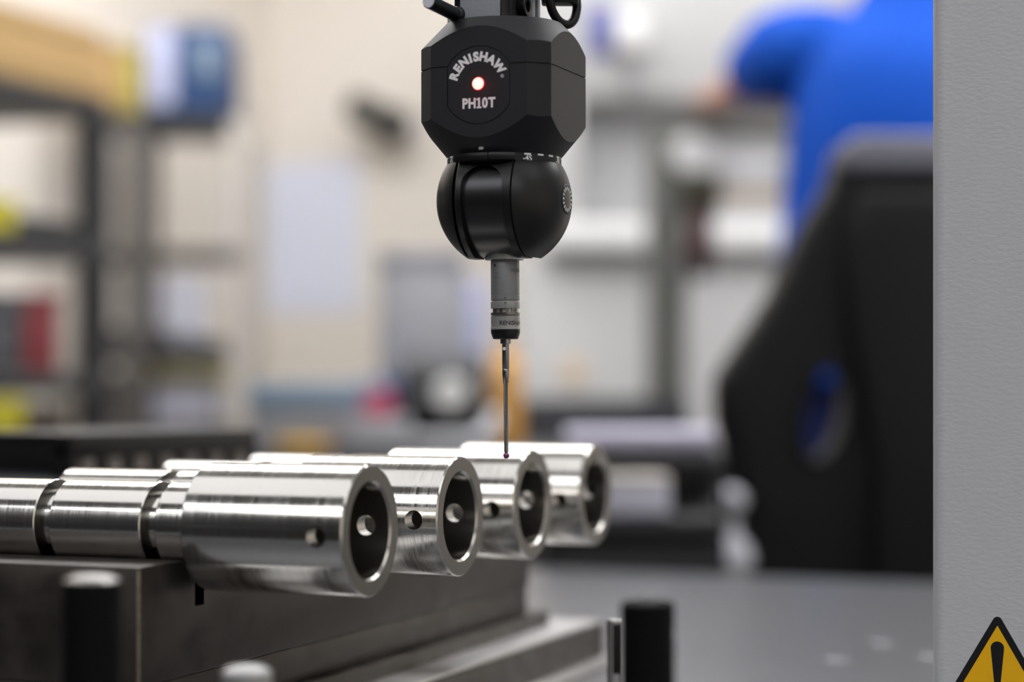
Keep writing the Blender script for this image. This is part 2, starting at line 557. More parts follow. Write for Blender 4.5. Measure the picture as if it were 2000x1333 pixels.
tag(rs, 'plain dark steel riser block right under the v-notched block', 'block')
sp = MB().box(-.175, .005, 0, .462, -.0085, 0, .0006).make('parallel_strip', M['plate'], None, loc=(-.438, .712, Z - .1408))
sp.data.materials[0] = M['block']
tag(sp, 'thin steel parallel strip between riser block and base plate', 'steel strip')
bp = thing('base_plate', 'wide steel base plate lowest in the stack on the granite', 'steel plate', (-.438, .70, Z))
MB().box(-.225, .028, 0, .51, TABLE - Z + .0001, -.1512, .0008).make('plate_body', M['block'], bp)
MB().box(-.224, .0275, .0005, .5095, -.1512, -.1494, .0007).make('pale_top', M['plate'], bp)  # thin pale top on the darker plate body
MB().box(.0275, .036, .002, .508, TABLE - Z + .0001, -.1712, .0010).make('pale_band_lip', M['plate'], bp)  # pale lip added for the pale band along the plate foot

# ------------------------------------------------------------------ turned bars
HOLE_T = -0.0114


def bored_head(tilt):
    Rb, rb = .02725, .0196
    prof = [(.0175, -.0735), (.0266, -.0735), (Rb, -.0728), (Rb, -.0007), (.0266, 0), (.0206, 0), (rb, -.0011), (rb, -.060), (.0, -.063)]
    b = MB().lathe([(0, -.0735)] + prof, 144, 'x')
    c = MB()
    hd = Vector((0, -math.cos(tilt), -math.sin(tilt)))
    c.cyl(Vector((HOLE_T, 0, 0)) - hd * .04, Vector((HOLE_T, 0, 0)) + hd * .04, .0043, n=40)
    b.boolean(c, 'DIFFERENCE')
    me = bpy.data.meshes.new('bored_head')
    for f in b.bm.faces:
        f.smooth = True
    b.bm.to_mesh(me)
    b.bm.free()
    me.materials.append(M['steel'])
    me.materials.append(M['steel_bore'])
    me.materials.append(M['steel_face_dim'])
    nrm = [None] * len(me.loops)
    for p in me.polygons:
        c = p.center
        n = p.normal
        rad = Vector((0, c.y, c.z))
        rl = rad.length
        if rl < 1e-4:
            for li in p.loop_indices:
                nrm[li] = n
            p.material_index = 1
            continue
        rad /= rl
        tg = Vector((0, -rad.z, rad.y))
        if abs(n.dot(tg)) < 0.045:
            nr, nx = n.dot(rad), n.x
            if nr < -0.5 or (rl < .0204):
                p.material_index = 1
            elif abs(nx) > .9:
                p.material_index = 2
            for li in p.loop_indices:
                co = me.vertices[me.loops[li].vertex_index].co
                rv = Vector((0, co.y, co.z))
                rv = rv.normalized() if rv.length > 1e-5 else rad
                nrm[li] = (Vector((nx, 0, 0)) + rv * nr).normalized()
        else:
            p.material_index = 1
            for li in p.loop_indices:
                co = me.vertices[me.loops[li].vertex_index].co - Vector((HOLE_T, 0, 0))
                w = co - hd * co.dot(hd)
                nrm[li] = (-w).normalized() if w.length > 1e-6 else n
    me.normals_split_custom_set([tuple(x) for x in nrm])
    return me


def shank_mesh():
    r, g = .0187, .0147
    prof = [(0, -.0735), (.0172, -.0735), (.0172, -.0755), (.0182, -.0757), (r, -.0762), (r, -.0905), (.0182, -.0910), (g, -.0912), (g, -.0978),
            (.0182, -.098), (r, -.0985), (r, -.1424), (.0182, -.1429), (g, -.1431), (g, -.1500), (.0182, -.1502), (r, -.1507), (r, -.205), (.0177, -.206), (0, -.206)]
    return MB().lathe(prof, 128, 'x')


bar_labels = ['nearest turned steel bar with crisp bore at front of block',
              'second turned steel bar from the front, sharpest round cross hole',
              'third turned steel bar from the front, behind the ruby stylus tip',
              'farthest turned steel bar at the back end of the block']
head_me = bored_head(R(2.0))
sh_me = None
for i, v in enumerate(VB):
    t = thing('steel_bar', bar_labels[i], 'steel bar', (UE + (0, .0, -.001, 0)[i], v, Z + BZ), group='turned steel bars lying across the block')
    o = bpy.data.objects.new('bored_sleeve', head_me)
    COL.objects.link(o)
    o.parent = t
    if sh_me is None:
        s = shank_mesh().make('grooved_shank', M['steel'], t, ang=20)
        sh_me = s.data
        sh_me.materials.append(M['steel_face_dim'])
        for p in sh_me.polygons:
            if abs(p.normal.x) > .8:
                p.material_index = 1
    else:
        s = bpy.data.objects.new('grooved_shank', sh_me)
        COL.objects.link(s)
        s.parent = t
    if i < 2:
        b = MB()
        for txt, x0_ in (('57', -.060), ('2', -.049)):
            me_ = text_mesh(txt, .0050, extrude=.00001)
            for q in me_.vertices:
                an, rr_ = R(74) + q.co.y / .02725, .02727 + q.co.z
                q.co = Vector((x0_ + q.co.x, -rr_ * math.cos(an), rr_ * math.sin(an)))
            b.bm.from_mesh(me_)
            bpy.data.meshes.remove(me_)
        b.make('etched_number', M['print_faint'], t)
    t.rotation_euler = (R((0, -1.5, 1, 2)[i]), 0, 0)

# ------------------------------------------------------------------ probe head (local axes = machine axes, millimetres scaled)
HS = 0.905 / 0.93
HX = at(985, 743, 0.905)
hd = thing('probe_head', 'black motorised probe head with red lamp hanging over the bars', 'probe head', (HX.x, HX.y, Z))
hd.scale = (HS, HS, HS)
S, c = 31.1 * mm, 8.2 * mm
octo = [(S, -S + c), (S, S - c), (S - c, S), (-S + c, S), (-S, S - c), (-S, -S + c), (-S + c, -S), (S - c, -S)]


def turned():
    return MB().lathe([(0, .1007), (.0259, .1007), (.042, .1201), (.042, .1448), (.0265, .161), (0, .161)], 128)


plate_poly = []
for k in range(96):
    a = 2 * math.pi * k / 96
    plate_poly.append((max(-.0146, min(.0146, .0170 * math.cos(a))), .130 + .0170 * math.sin(a)))


def scaled(poly, d):
    cx, cz = 0, .130
    return [(p[0] * (1 + d / .0146), cz + (p[1] - cz) * (1 + d / .017)) for p in poly]


for name, z0, z1 in (('lower_housing', .09, .13845), ('upper_housing', .13895, .17)):
    b = MB().prism(octo, 'z', z0, z1)
    b.boolean(turned(), 'INTERSECT')
    b.boolean(MB().prism(scaled(plate_poly, .0003), 'y', -.04, -S + .0012), 'DIFFERENCE')
    bmesh.ops.remove_doubles(b.bm, verts=b.bm.verts, dist=1e-6)
    es = [e for e in b.bm.edges if len(e.link_faces) == 2 and e.calc_face_angle(0) > R(30)]
    b.make(name, M['anodised'], hd, ang=25)
MB().prism([(x * .985, y * .985) for x, y in octo], 'z', .137, .1404).make('seam_gasket', M['gap'], hd)
np_ = MB().prism(plate_poly, 'y', -S - .00005, -S + .0011, .00012, 1).make('name_plate', M['anodised'], hd)
# lettering on the plate
fy = -S - .00006
rot = Matrix.Rotation(R(90), 4, 'X')
b = MB()
word = 'RENISHAW'
angs = [161, 143, 124.5, 108.5, 95.5, 78.5, 59.5, 36]
for ch, a in zip(word, angs):
    a = R(a)
    r = .0104
    m4 = Matrix.Translation((r * math.cos(a), fy, .1303 + r * math.sin(a))) @ Matrix.Rotation(-(a - R(90)), 4, 'Y') @ rot
    text_into(b, ch, .0054, m4, bold=.00031, extrude=.00003)
for ch, x in (('P', -.0064), ('H', -.0030), ('1', .0003), ('0', .0031), ('T', .0064)):
    text_into(b, ch, .0060, Matrix.Translation((x, fy, .1200)) @ rot @ Matrix.Scale(.86, 4, (1, 0, 0)), bold=.00026, extrude=.00003)
b.box(-.0010, .0003, fy - .00005, fy + .00001, .12330, .1240)
b.box(-.0008, .0015, fy - .00005, fy + .00001, .1197, .1204)
text_into(b, '\u00ae', .0021, Matrix.Translation((.0113, fy, .1326)) @ rot, extrude=.00003)
b.make('lettering', M['print_grey'], np_)
MB().lathe([(0, 0), (.0031, 0), (.0030, -.0003), (.0026, -.0005), (0, -.0005)], 40, 'y', (0, fy, .1305)).make('lamp_rim', M['led_ring'], np_)
l = MB().lathe([(0, -.0001), (.0027, -.0004), (.0026, -.0007), (.0018, -.0011), (0, -.0013)], 40, 'y', (0, fy, .1305)).make('indicator_lamp', M['led'], np_)
tag(l, 'glowing red indicator lamp')
gl = bpy.data.lights.new('lamp_glow', 'POINT')       # the red light the lamp throws on its own plate
gl.energy = 0.0012
gl.color = (1.0, 0.02, 0.03)
gl.shadow_soft_size = 0.0004
go = bpy.data.objects.new('lamp_glow', gl)
COL.objects.link(go)
go.parent = l
go.location = (0, fy - .0022, .1305)
# rotation ring with scale
ring = MB().lathe([(0, .1035), (.0259, .1035), (.0259, .0973), (.0253, .0968), (0, .0968)], 128).make('rotation_ring', M['anodised'], hd, ang=40)
for ang, s in ((45, '-45'), (90, '-90'), (-45, '45')):
    b = MB()
    wrap_text(b, s, .0034, .02592, ang, .0973, bold=.00005, extrude=.00002)
    b.make('scale_number', M['print_grey'], ring)
for ang in list(range(45, 136, 15)) + list(range(-135, -44, 15)):
    m4 = Matrix.Rotation(R(ang), 4, 'Z') @ Matrix.Translation((0, -.02592, .1002))
    MB().box(-.0016, .0016, -.00004, .0001, -.0004, .0004, mtx=m4).make('scale_tick', M['print_grey'], ring)
b = MB().box(-.0012, .0012, -.0005, .0004, -.0018, .0016, .0004)
bmesh.ops.transform(b.bm, matrix=Matrix.Translation((0, -.0273, .1031)) @ Matrix.Rotation(R(-40), 4, 'X'), verts=b.bm.verts)
b.make('index_mark', M['nickel'], hd)
# visor over the tilt barrel
b = MB()
for a0, a1 in ((-30, 6.6), (7.4, 31)):
    poly = [(.0288 * math.sin(R(a0 + (a1 - a0) * k / 16)), -.0288 * math.cos(R(a0 + (a1 - a0) * k / 16))) for k in range(17)]
    poly += [(.0245 * math.sin(R(a1 + (a0 - a1) * k / 16)), -.0245 * math.cos(R(a1 + (a0 - a1) * k / 16))) for k in range(17)]
    b.prism(poly, 'z', .0972, .1006, .0004, 2)
b.make('visor', M['black_gloss'], hd, ang=40)
# spherical cheeks
SZ = .0812
SR = .0308


def cheek(sign):
    n = 96
    prof = []
    for k in range(0, 61):
        th = R(90 - 3 * k)
        r, z = SR * math.cos(th), SR * math.sin(th)
        prof.append((max(r, 0), SZ + z))
    prof[0] = (0, prof[0][1])
    prof[-1] = (0, prof[-1][1])
    b = MB().lathe(prof, n)
    k = MB()
    if sign > 0:
        k.box(.0140, .05, -.05, .05, .0553, .0975, .0012, 3)
    else:
        k.box(-.05, -.0143, -.05, .05, .0553, .0975, .0012, 3)
    b.boolean(k, 'INTERSECT')
    return b


cr = cheek(1).make('tilt_cheek', M['black_gloss'], hd, ang=28)
cheek(-1).make('tilt_cheek', M['black_gloss'], hd, ang=28)
# dial on the right cheek
dl = MB().lathe([(0, .0288), (.0068, .0288), (.0068, .0301), (.0064, .0304), (0, .0304)], 48, 'x', (0, 0, SZ)).make('tilt_dial', M['anodised'], cr)
b = MB()
for k in range(16):
    a = 2 * math.pi * k / 16
    m4 = Matrix.Translation((.0304, .0049 * math.cos(a), SZ + .0049 * math.sin(a))) @ Matrix.Rotation(a, 4, 'X')
    b.box(-.0001, .0001, -.0008, .0008, -.00035, .00035, mtx=m4)
b.make('dial_ticks', M['print_grey'], dl)
# tilt barrel and its arch frame
b = MB().lathe([(0, -.0128), (.0257, -.0128), (.0257, .0132), (0, .0132)], 128, 'x', (0, 0, SZ))
b.make('tilt_barrel', M['barrel'], hd, ang=30)
b = MB().lathe([(0, -.0126), (.0281, -.0126), (.0285, -.0121), (.0285, .0136), (0, .0136)], 128, 'x', (0, 0, SZ))
b.boolean(MB().box(-.05, .05, -.05, .05, .0550, .0975), 'INTERSECT')
arch = [(-.0098, .02)]
for k in range(0, 19):
    a = R(180 - 10 * k)
    arch.append((.0098 * math.cos(a), .0868 + .0086 * math.sin(a)))
arch += [(.0106, .02)]
b.boolean(MB().prism(arch, 'y', -.05, 0.0), 'DIFFERENCE')
b.boolean(MB().box(-.05, .05, .0, .05, .0, .2), 'DIFFERENCE')
b.boolean(MB().lathe([(0, -.05), (.0256, -.05), (.0256, .05), (0, .05)], 96, 'x', (0, 0, SZ)), 'DIFFERENCE')
b.make('arch_frame', M['black_gloss'], hd, ang=30)
MB().box(-.0146, .0142, -.016, .016, .0640, .0975).make('yoke_core', M['gap'], hd)
MB().lathe([(0, .0615), (.0084, .0615), (.0086, .0612), (.0089, .0553), (.0087, .0546), (0, .0546)], 64).make('probe_socket', M['socket'], hd, ang=30)

# ------------------------------------------------------------------ touch probe
pr = thing('touch_probe', 'slim grey touch probe with ruby ball stylus under the head', 'probe', (HX.x + .0007, HX.y, Z))
pr.rotation_euler = (0, R(-0.4), 0)
pr.scale = (HS, HS, HS)
md = MB().lathe([(0, .0546), (.0064, .0546), (.0065, .0542), (.0065, .0386), (.00643, .0385), (.00643, .0383), (.0065, .0382), (.0065, .0364), (.0063, .0361), (0, .0361)], 64).make('probe_module', M['satin'], pr, ang=30)
b = MB()
wrap_text(b, 'RENISHAW', .0021, .00652, 92, .0489, bold=.00001, extrude=.00001)
wrap_text(b, '1TT3', .0015, .00652, -17, .0459, extrude=.00001)
wrap_text(b, 'AA', .0013, .00652, -14, .0478, extrude=.00001)
# small arrows either side of the joint
for z, s, ra in ((.0367, 1, .00653), (.0352, -1, .00664)):
    vs = [b.bm.verts.new((ra * math.sin(R(21.3) + x / .0065), -ra * math.cos(R(21.3) + x / .0065), z + y * s)) for x, y in ((-.0006, 0), (.0006, 0), (0, .0011))]
    b.bm.faces.new(vs)
a = R(-55)
b.make('engraving', M['print_faint'], md)
q = MB().cyl((.0062 * math.sin(R(-24)), -.0062 * math.cos(R(-24)), .0520), (.00655 * math.sin(R(-24)), -.00655 * math.cos(R(-24)), .0520), .0006, n=16)
q.make('index_dot', M['gap'], md)
MB().lathe([(0, .0361), (.0060, .0361), (.0060, .0357), (.0066, .0355), (.0066, .0327), (.0065, .0325), (.0054, .0325), (.0054, .0306), (0, .0306)], 64).make('joint_ring', M['nickel'], pr, ang=30)
b = MB()
for k in range(12):
    m4 = Matrix.Rotation(2 * math.pi * k / 12, 4, 'Z') @ Matrix.Translation((0, -.0055, .0316))
    b.box(-.0008, .0008, -.0002, .0002, -.0009, .0009, mtx=m4)
b.make('joint_contacts', M['nickel_dark'], pr)
MB().lathe([(0, .0307), (.0066, .0306), (.0066, .0296), (.0062, .0291), (.0062, .0289), (0, .0289)], 64).make('clamp_ring', M['nickel_dark'], pr, ang=30)
lb = MB().lathe([(0, .0290), (.0066, .0289), (.0066, .0279), (.00655, .0278), (.00655, .0240), (.0067, .0239), (.0067, .0231), (.0065, .0229), (0, .0229)], 64)
lb = lb.make('probe_body', M['satin'], pr, ang=30)
lb.data.materials[0] = M['nickel']
b = MB()
wrap_text(b, 'RENISHAW', .0027, .00657, 56, .0249, bold=.00006, extrude=.00001)
wrap_text(b, '11', .0022, .00657, -46, .0255, extrude=.00001)
b.make('probe_lettering', M['print_dark'], lb)
MB().lathe([(0, .0229), (.0066, .0229), (.0066, .0215), (.0057, .0188), (.0053, .0186), (0, .0186)], 64).make('probe_nose', M['black_gloss'], pr, ang=40)
sy = MB().lathe([(0, .0187), (.0024, .0187), (.0024, .0166), (.0016, .0164), (.0016, .0052), (.00152, .0050), (.0016, .0048), (.0016, .0030), (.0012, -.0012), (.00098, -.0016), (.00098, -.0325), (.0006, -.0331), (0, -.0331)], 40).make('stylus', M['carbide'], pr, ang=30)
MB().cyl((0, -.0017, .0143), (0, -.001, .0143), .0008, n=16).make('stylus_hole', M['print_grey'], sy)
rb = MB().sphere((0, 0, -.0342), .00145, n=32).make('ruby_ball', M['ruby'], sy)
tag(rb, 'dark red ruby ball tip')

# ------------------------------------------------------------------ quill above the head
ql = thing('machine_quill', 'grey machined quill shank clamped on top of the probe head', 'machine spindle', (HX.x, HX.y, Z + .161 * HS))
ql.scale = (HS, HS, HS)
MB().box(-.0135, .0058, -.0200, .026, 0, 1.66, .0004).make('shank', M['quill'], ql)
MB().box(.0059, .0066, -.0197, -.0115, .0002, .5).make('side_channel', M['black_plastic'], ql)
MB().box(.0059, .0069, -.0112, .0135, .0002, .5, .0003).make('side_panel', M['anodised'], ql)
b = MB().lathe([(0, .0068), (.0044, .0068), (.0046, .0072), (.0046, .0105), (.0042, .0110), (.0026, .0110), (.0024, .0085), (0, .0085)], 32, 'x', (0, .0015, .0082))
b.make('cap_screw', M['black_gloss'], ql)
for vv in (.0155, .0225):
    MB().box(.0059, .0078, vv, vv + .0035, .0002, .5, .0003).make('guide_rail', M['quill'], ql)
lp = ql.location
P = lambda x, y, Y: (at(x, y, Y * HS) - lp) / HS
MB().box(-.0265, -.0136, -.004, .010, .0002, .0075, .0004).make('clamp_foot', M['quill'], ql)
MB().box(-.0180, -.0136, -.016, .012, .0062, .30, .0006).make('clamp_jaw', M['black_plastic'], ql)
p0, p1 = P(893, 30, .918), P(838, 3, .893)
lv = MB().cyl(p0, p1, .0031, n=32).make('clamp_lever', M['black_gloss'], ql)
dd = (p1 - p0).normalized()
MB().cyl(p1, p1 + dd * .0006, .0027, n=32).make('lever_end', M['silver'], lv)
MB().sphere(P(895, 30, .918), .0042, n=16).make('lever_boss', M['black_gloss'], ql)
path = [P(*q) for q in ((1070, -20, .935), (1074, 5, .935), (1081, 26, .937), (1093, 42, .94), (1108, 48, .942), (1120, 40, .944), (1126, 22, .946), (1126, 0, .947), (1122, -30, .947))]
MB().tube(path, .0021, 14, 6).make('cable', M['black_plastic'], ql, ang=60)
b = MB()
q0 = P(1098, -14, .942)
b.box(-.0095, .0075, -.005, .005, -.0055, .03, .0012, mtx=Matrix.Translation(q0) @ Matrix.Rotation(PHI, 4, 'Z'))
b.box(-.03, -.0095, -.003, .003, .0, .02, .001, mtx=Matrix.Translation(q0) @ Matrix.Rotation(PHI, 4, 'Z'))
b.make('cable_connector', M['black_plastic'], ql)


# ------------------------------------------------------------------ fixture posts
def post(label, x, Y, r, ytop, cap, tipm):
    p = at(x, 743, Y)
    h = (743 - ytop) / FPX * Y + CAMZ - TABLE
    t = thing('fixture_post', label, 'post', (p.x, p.y, TABLE), group='fixture posts in front of the steel block')
    MB().lathe([(0, 0), (r * 1.25, 0), (r * 1.25, .004), (r, .005), (r, h - cap[0]), (r * .93, h - cap[0] + .0008), (0, h - cap[0] + .0008)], 40).make('post_body', M['post_black'], t)
    MB().lathe([(0, h - cap[0]), (cap[1], h - cap[0]), (cap[1], h - .002), (cap[1] * .7, h - .0004), (0, h)], 32).make('steel_tip', M[tipm], t)


post('black post with steel cap before the v-notched block face', 180, .70, .0103, 1122, (.0030, .0096), 'nickel_dark')
post('black post with small steel tip rising from open granite', 1265, .70, .0093, 1160, (.0035, .0030), 'satin')
post('short steel-topped post seen mostly by its pale cap', 482, .71, .0086, 1300, (.012, .0086), 'nickel')
t = thing('slotted_pin', 'slim steel pin with black slot beside the black post', 'pin', (*at(1202, 743, 1.0).xy, TABLE), PHI)
MB().lathe([(0, 0), (.0042, 0), (.0042, .0595), (.0036, .0603), (0, .0603)], 32).make('pin_body', M['plate'], t)
MB().box(-.0013, .0027, -.0046, -.003, .034, .0582, .0002).make('slot', M['gap'], t)

# ------------------------------------------------------------------ probe change rack behind the bars
p = at(140, 743, 1.28)
rk = thing('module_rack', 'black slotted probe rack standing behind the bars at left', 'rack', (p.x, p.y, Z), PHI + R(53))
# local +x runs along the slotted face away from the lens, +y along the plain face
zt, zb, Lr, Wr = -.0335, -.0600, .165, .12
MB().box(0, Lr, 0.006, Wr, zt - .010, zt, .0012).make('rack_lid', M['black_plastic'], rk)
MB().box(0, Lr, 0, .0065, zt - .0155, zt, .001).make('rack_fascia', M['black_plastic'], rk)
MB().box(0, Lr, .018, Wr, zb, zt - .009, .001).make('rack_back', M['black_plastic'], rk)
MB().box(0, Lr, 0, .02, zb - .002, zb + .0015, .0008).make('rack_sill', M['black_plastic'], rk)
for k in range(8):
    x = .0005 + k * (Lr - .006) / 7
    MB().box(x, x + .0055, 0, .02, zb, zt - .014, .0006).make('rack_divider', M['black_plastic'], rk)
for k in range(7):
    x = .0055 + k * (Lr - .006) / 7 + (Lr - .006) / 14
    MB().cyl((x, .0085, zb + .001), (x, .0085, zt - .0155), .0072, n=20).make('probe_module', M['dark_cavity'], rk)
MB().box(.006, Lr - .006, .006, Wr - .004, TABLE - Z + .0075, zb + .0005, .001).make('rack_plinth', M['grey_plastic'], rk)
MB().box(.0, Lr, .0, Wr, TABLE - Z, TABLE - Z + .008, .001).make('rack_foot', M['black_plastic'], rk)


# ------------------------------------------------------------------ background: frontal boxes by pixel and depth
def fbox(b, x0, x1, y0, y1, Y, dep, org, bev=.004, off=0.0):
    """box (in org's view-aligned frame) whose front spans the given photo rectangle at depth Y"""
    k = Y / FPX
    oX, oY, oZ = org
    b.box((x0 - 1000) * k - oX, (x1 - 1000) * k - oX, Y - oY + off, Y - oY + dep, (743 - y1) * k - oZ, (743 - y0) * k - oZ, bev)
    return b


def froot(name, label, cat, x, Y, zabs, group=None):
    """root on a support at absolute height zabs; returns (empty, org for fbox)"""
    X = (x - 1000) / FPX * Y
    o = thing(name, label, cat, cw(X, Y, zabs - CAMZ), PHI, group)
    return o, (X, Y, zabs - CAMZ)


def zpx(y, Y):
    return (743 - y) * Y / FPX + CAMZ


# shelving along the left wall (machine axes)
sA = thing('shelving_unit', 'dark metal shelving unit along the left wall', 'shelving', (-2.07, 2.26, 0))
A_LEV = [1.41, 1.175, .962, .735, .35]
for zz in A_LEV:
    MB().box(-.24, .24, -.62, .62, zz - .034, zz, .003).make('shelf_board', M['shelf_black'], sA)
for uu in (-.235, .20):
    for vv in (-.62, .585):
        MB().box(uu, uu + .042, vv, vv + .042, 0, 1.50 if uu < 0 else 1.405, .003).make('post', M['shelf_black'], sA)
MB().box(-.236, -.230, -.58, .58, .02, 1.49, .001).make('back_panel', M['pale_grey'], sA)  # added panel; its duller tone stands in for shade behind the shelves


def on_a(name, label, cat, u0, u1, v0, v1, z0, h, m, lid=None, group=None):
    t = thing(name, label, cat, ((u0 + u1) / 2, (v0 + v1) / 2, z0), 0, group)
    du, dv = (u1 - u0) / 2, (v1 - v0) / 2
    MB().box(-du, du, -dv, dv, 0, h, .004).make('body', m, t)
    if lid:
        MB().box(-du - .004, du + .004, -dv - .004, dv + .004, h - lid[0], h + .004, .003).make('lid', lid[1], t)
    return t


on_a('cardboard_box', 'long tan cardboard box on the top shelf at left', 'box', -2.25, -1.84, 2.1, 2.868, 1.411, .105, M['cardboard'], (.02, M['cardboard']))
on_a('storage_bin', 'yellow bin at the left end of the middle shelf', 'bin', -2.2, -1.84, 2.45, 2.64, 1.176, .045, M['yellow_bin'], (.012, M['yellow_bin']))
on_a('tool_tray', 'low black tray beside the yellow bin on the shelf', 'tray', -2.2, -1.84, 2.65, 2.83, 1.176, .024, M['shelf_black'], (.006, M['shelf_black']))
on_a('crate', 'maroon red crate on the shelf under the middle one', 'crate', -2.2, -1.84, 2.665, 2.755, .963, .118, M['maroon'], (.015, M['maroon']))
on_a('instrument_case', 'dark grey instrument case left of the maroon crate', 'case', -2.2, -1.84, 2.5, 2.655, .963, .115, M['dark_grey'], (.03, M['dark_grey']))
on_a('storage_bin', 'yellow bin stacked low on a brown carton at left', 'bin', -2.2, -1.84, 2.46, 2.66, .871, .05, M['yellow_bin'], (.012, M['yellow_bin']))
on_a('carton', 'brown carton under the low yellow bin', 'box', -2.2, -1.84, 2.46, 2.66, .736, .13, M['cardboard'], (.01, M['dark_brown']))
on_a('carton', 'dark brown carton beside the low yellow bin', 'box', -2.2, -1.84, 2.67, 2.78, .736, .17, M['dark_brown'], (.012, M['dark_brown']))

# second shelving unit, farther back
YB = 4.1
sB, oB = froot('shelving_unit', 'narrow grey shelving unit behind the dark shelving', 'shelving', 350, YB, 0)
for i, (x, w, m) in enumerate(((256, 44, 'shelf_grey'), (462, 36, 'pale_grey'))):
    fbox(MB(), x - w / 2, x + w / 2, 235, 1670, YB, .04, oB).make('post', M[m], sB)
fbox(MB(), 240, 262, 245, 1670, YB, .33, oB, off=.29).make('post', M['shelf_grey'], sB)
fbox(MB(), 448, 470, 245, 1670, YB, .33, oB, off=.29).make('post', M['pale_grey'], sB)
fbox(MB(), 172, 446, 222, 243, YB, .33, oB).make('shelf_board', M['shelf_black'], sB)
fbox(MB(), 196, 478, 484, 520, YB, .03, oB).make('cross_rail', M['shelf_grey'], sB)
fbox(MB(), 196, 440, 690, 708, YB, .33, oB).make('shelf_board', M['shelf_black'], sB)
fbox(MB(), 196, 470, 830, 850, YB, .33, oB).make('shelf_board', M['shelf_grey'], sB)


def fthing(name, label, cat, x0, x1, y0, y1, Y, dep, m, extra=None, bev=.006, group=None):
    t, o = froot(name, label, cat, (x0 + x1) / 2, Y, zpx(y1, Y) + .0012, group)
    fbox(MB(), x0, x1, y0, y1, Y, dep, o, bev).make('body', m, t)
    for nm, ex0, ex1, ey0, ey1, dy, edep, em in (extra or []):
        fbox(MB(), ex0, ex1, ey0, ey1, Y + dy, edep, o, .003).make(nm, em, t)
    return t


yb = YB + .055
fthing('carton', 'yellow-green carton on top of the narrow grey shelving', 'box', 236, 276, 96, 221.5, yb, .2, M['yellow_card'],
       [('lid', 235, 277, 90, 104, -.004, .21, M['yellow_card'])])
fthing('carton', 'tan carton left of the yellow-green carton on the grey shelving', 'box', 176, 233, 84, 221.5, yb, .2, M['cardboard'],
       [('lid', 175, 234, 80, 96, -.004, .21, M['cardboard'])])
fthing('carton', 'blue and white carton on top of the narrow grey shelving', 'box', 282, 442, 48, 221.5, yb, .22, M['blue_box'],
       [('white_label', 286, 340, 52, 205, -.002, .003, M['lilac']), ('pale_print', 385, 425, 80, 150, -.002, .003, M['slate_blue'])])
fthing('tool_case', 'black tool case on the lower board of the grey shelving', 'case', 196, 306, 640, 689, yb, .2, M['shelf_black'],
       [('handle', 235, 265, 633, 642, 0, .02, M['black_plastic'])])
fthing('tool_case', 'flat black case right of the taller black tool case', 'case', 312, 432, 662, 689, yb, .2, M['shelf_black'],
       [('handle', 350, 380, 655, 664, 0, .02, M['black_plastic'])])
fthing('storage_box', 'white box with a yellow lid under the black case', 'box', 296, 414, 742, 828, yb, .2, M['white_cloth'],
       [('lid', 290, 428, 718, 746, -.006, .21, M['yellow_bin'])])
fthing('storage_box', 'dark brown box left of the yellow-lidded white box', 'box', 205, 280, 740, 828, yb, .2, M['dark_brown'],
       [('lid', 202, 283, 732, 746, -.004, .21, M['dark_grey'])])


# sheets on the walls
def wall_sheet(label, x0, x1, y0, y1, m, back=True, name='wall_sheet', cat='paper sheet'):
    xm = (x0 + x1) / 2
    k = (xm - 1000) / FPX
    if back:
        Y = V1 / (su * k + cu)
        p = at(xm, (y0 + y1) / 2, Y)
        w = (x1 - x0) / FPX * Y * 1.0
        h = (y1 - y0) / FPX * Y
        o = MB().box(-w / 2, w / 2, -.003, 0, -h / 2, h / 2, .0008, 1).make(name, m, None, loc=(p.x, V1, p.z))
    else:
        ks = [(x - 1000) / FPX for x in (x0, x1)]
        vs = []
        for kk in ks:
            Y = U0 / (cu * kk - su)
            vs.append(su * kk * Y + cu * Y)
        Y = U0 / (cu * k - su)
        h = (y1 - y0) / FPX * Y
        zc = (743 - (y0 + y1) / 2) / FPX * Y + CAMZ
        o = MB().box(0, .003, vs[0], vs[1], -h / 2, h / 2, .0008, 1).make(name, m, None, loc=(U0, 0, zc))
    return tag(o, label, cat)


wall_sheet('large pale blue sheet pinned to the cream back wall', 494, 714, 316, 612, M['paper'])
wall_sheet('small pale blue sheet on the wall behind the grey shelving', 285, 402, 542, 692, M['paper'], False)
wall_sheet('narrow pale blue sheet beside the large pinned sheet', 440, 470, 340, 600, M['paper'], False)

# wall camera
kk = (778 - 1000) / FPX
Yw = V1 / (su * kk + cu)
p = at(778, 240, Yw)
wc = thing('wall_camera', 'small black security camera on the cream wall', 'camera', (p.x, V1, p.z))
MB().lathe([(0, -.002), (.035, -.002), (.035, -.012), (.02, -.02), (0, -.02)], 24, 'y').make('mount', M['black_plastic'], wc)
MB().cyl((0, -.015, 0), (-.01, -.08, -.005), .012).make('arm', M['black_plastic'], wc)
b = MB().cyl((-.065, -.10, .03), (.055, -.08, -.035), .036, n=24)
b.make('camera_body', M['black_plastic'], wc)
MB().cyl((-.068, -.1005, .0315), (-.082, -.103, .039), .030, n=24).make('lens_hood', M['black_plastic'], wc)

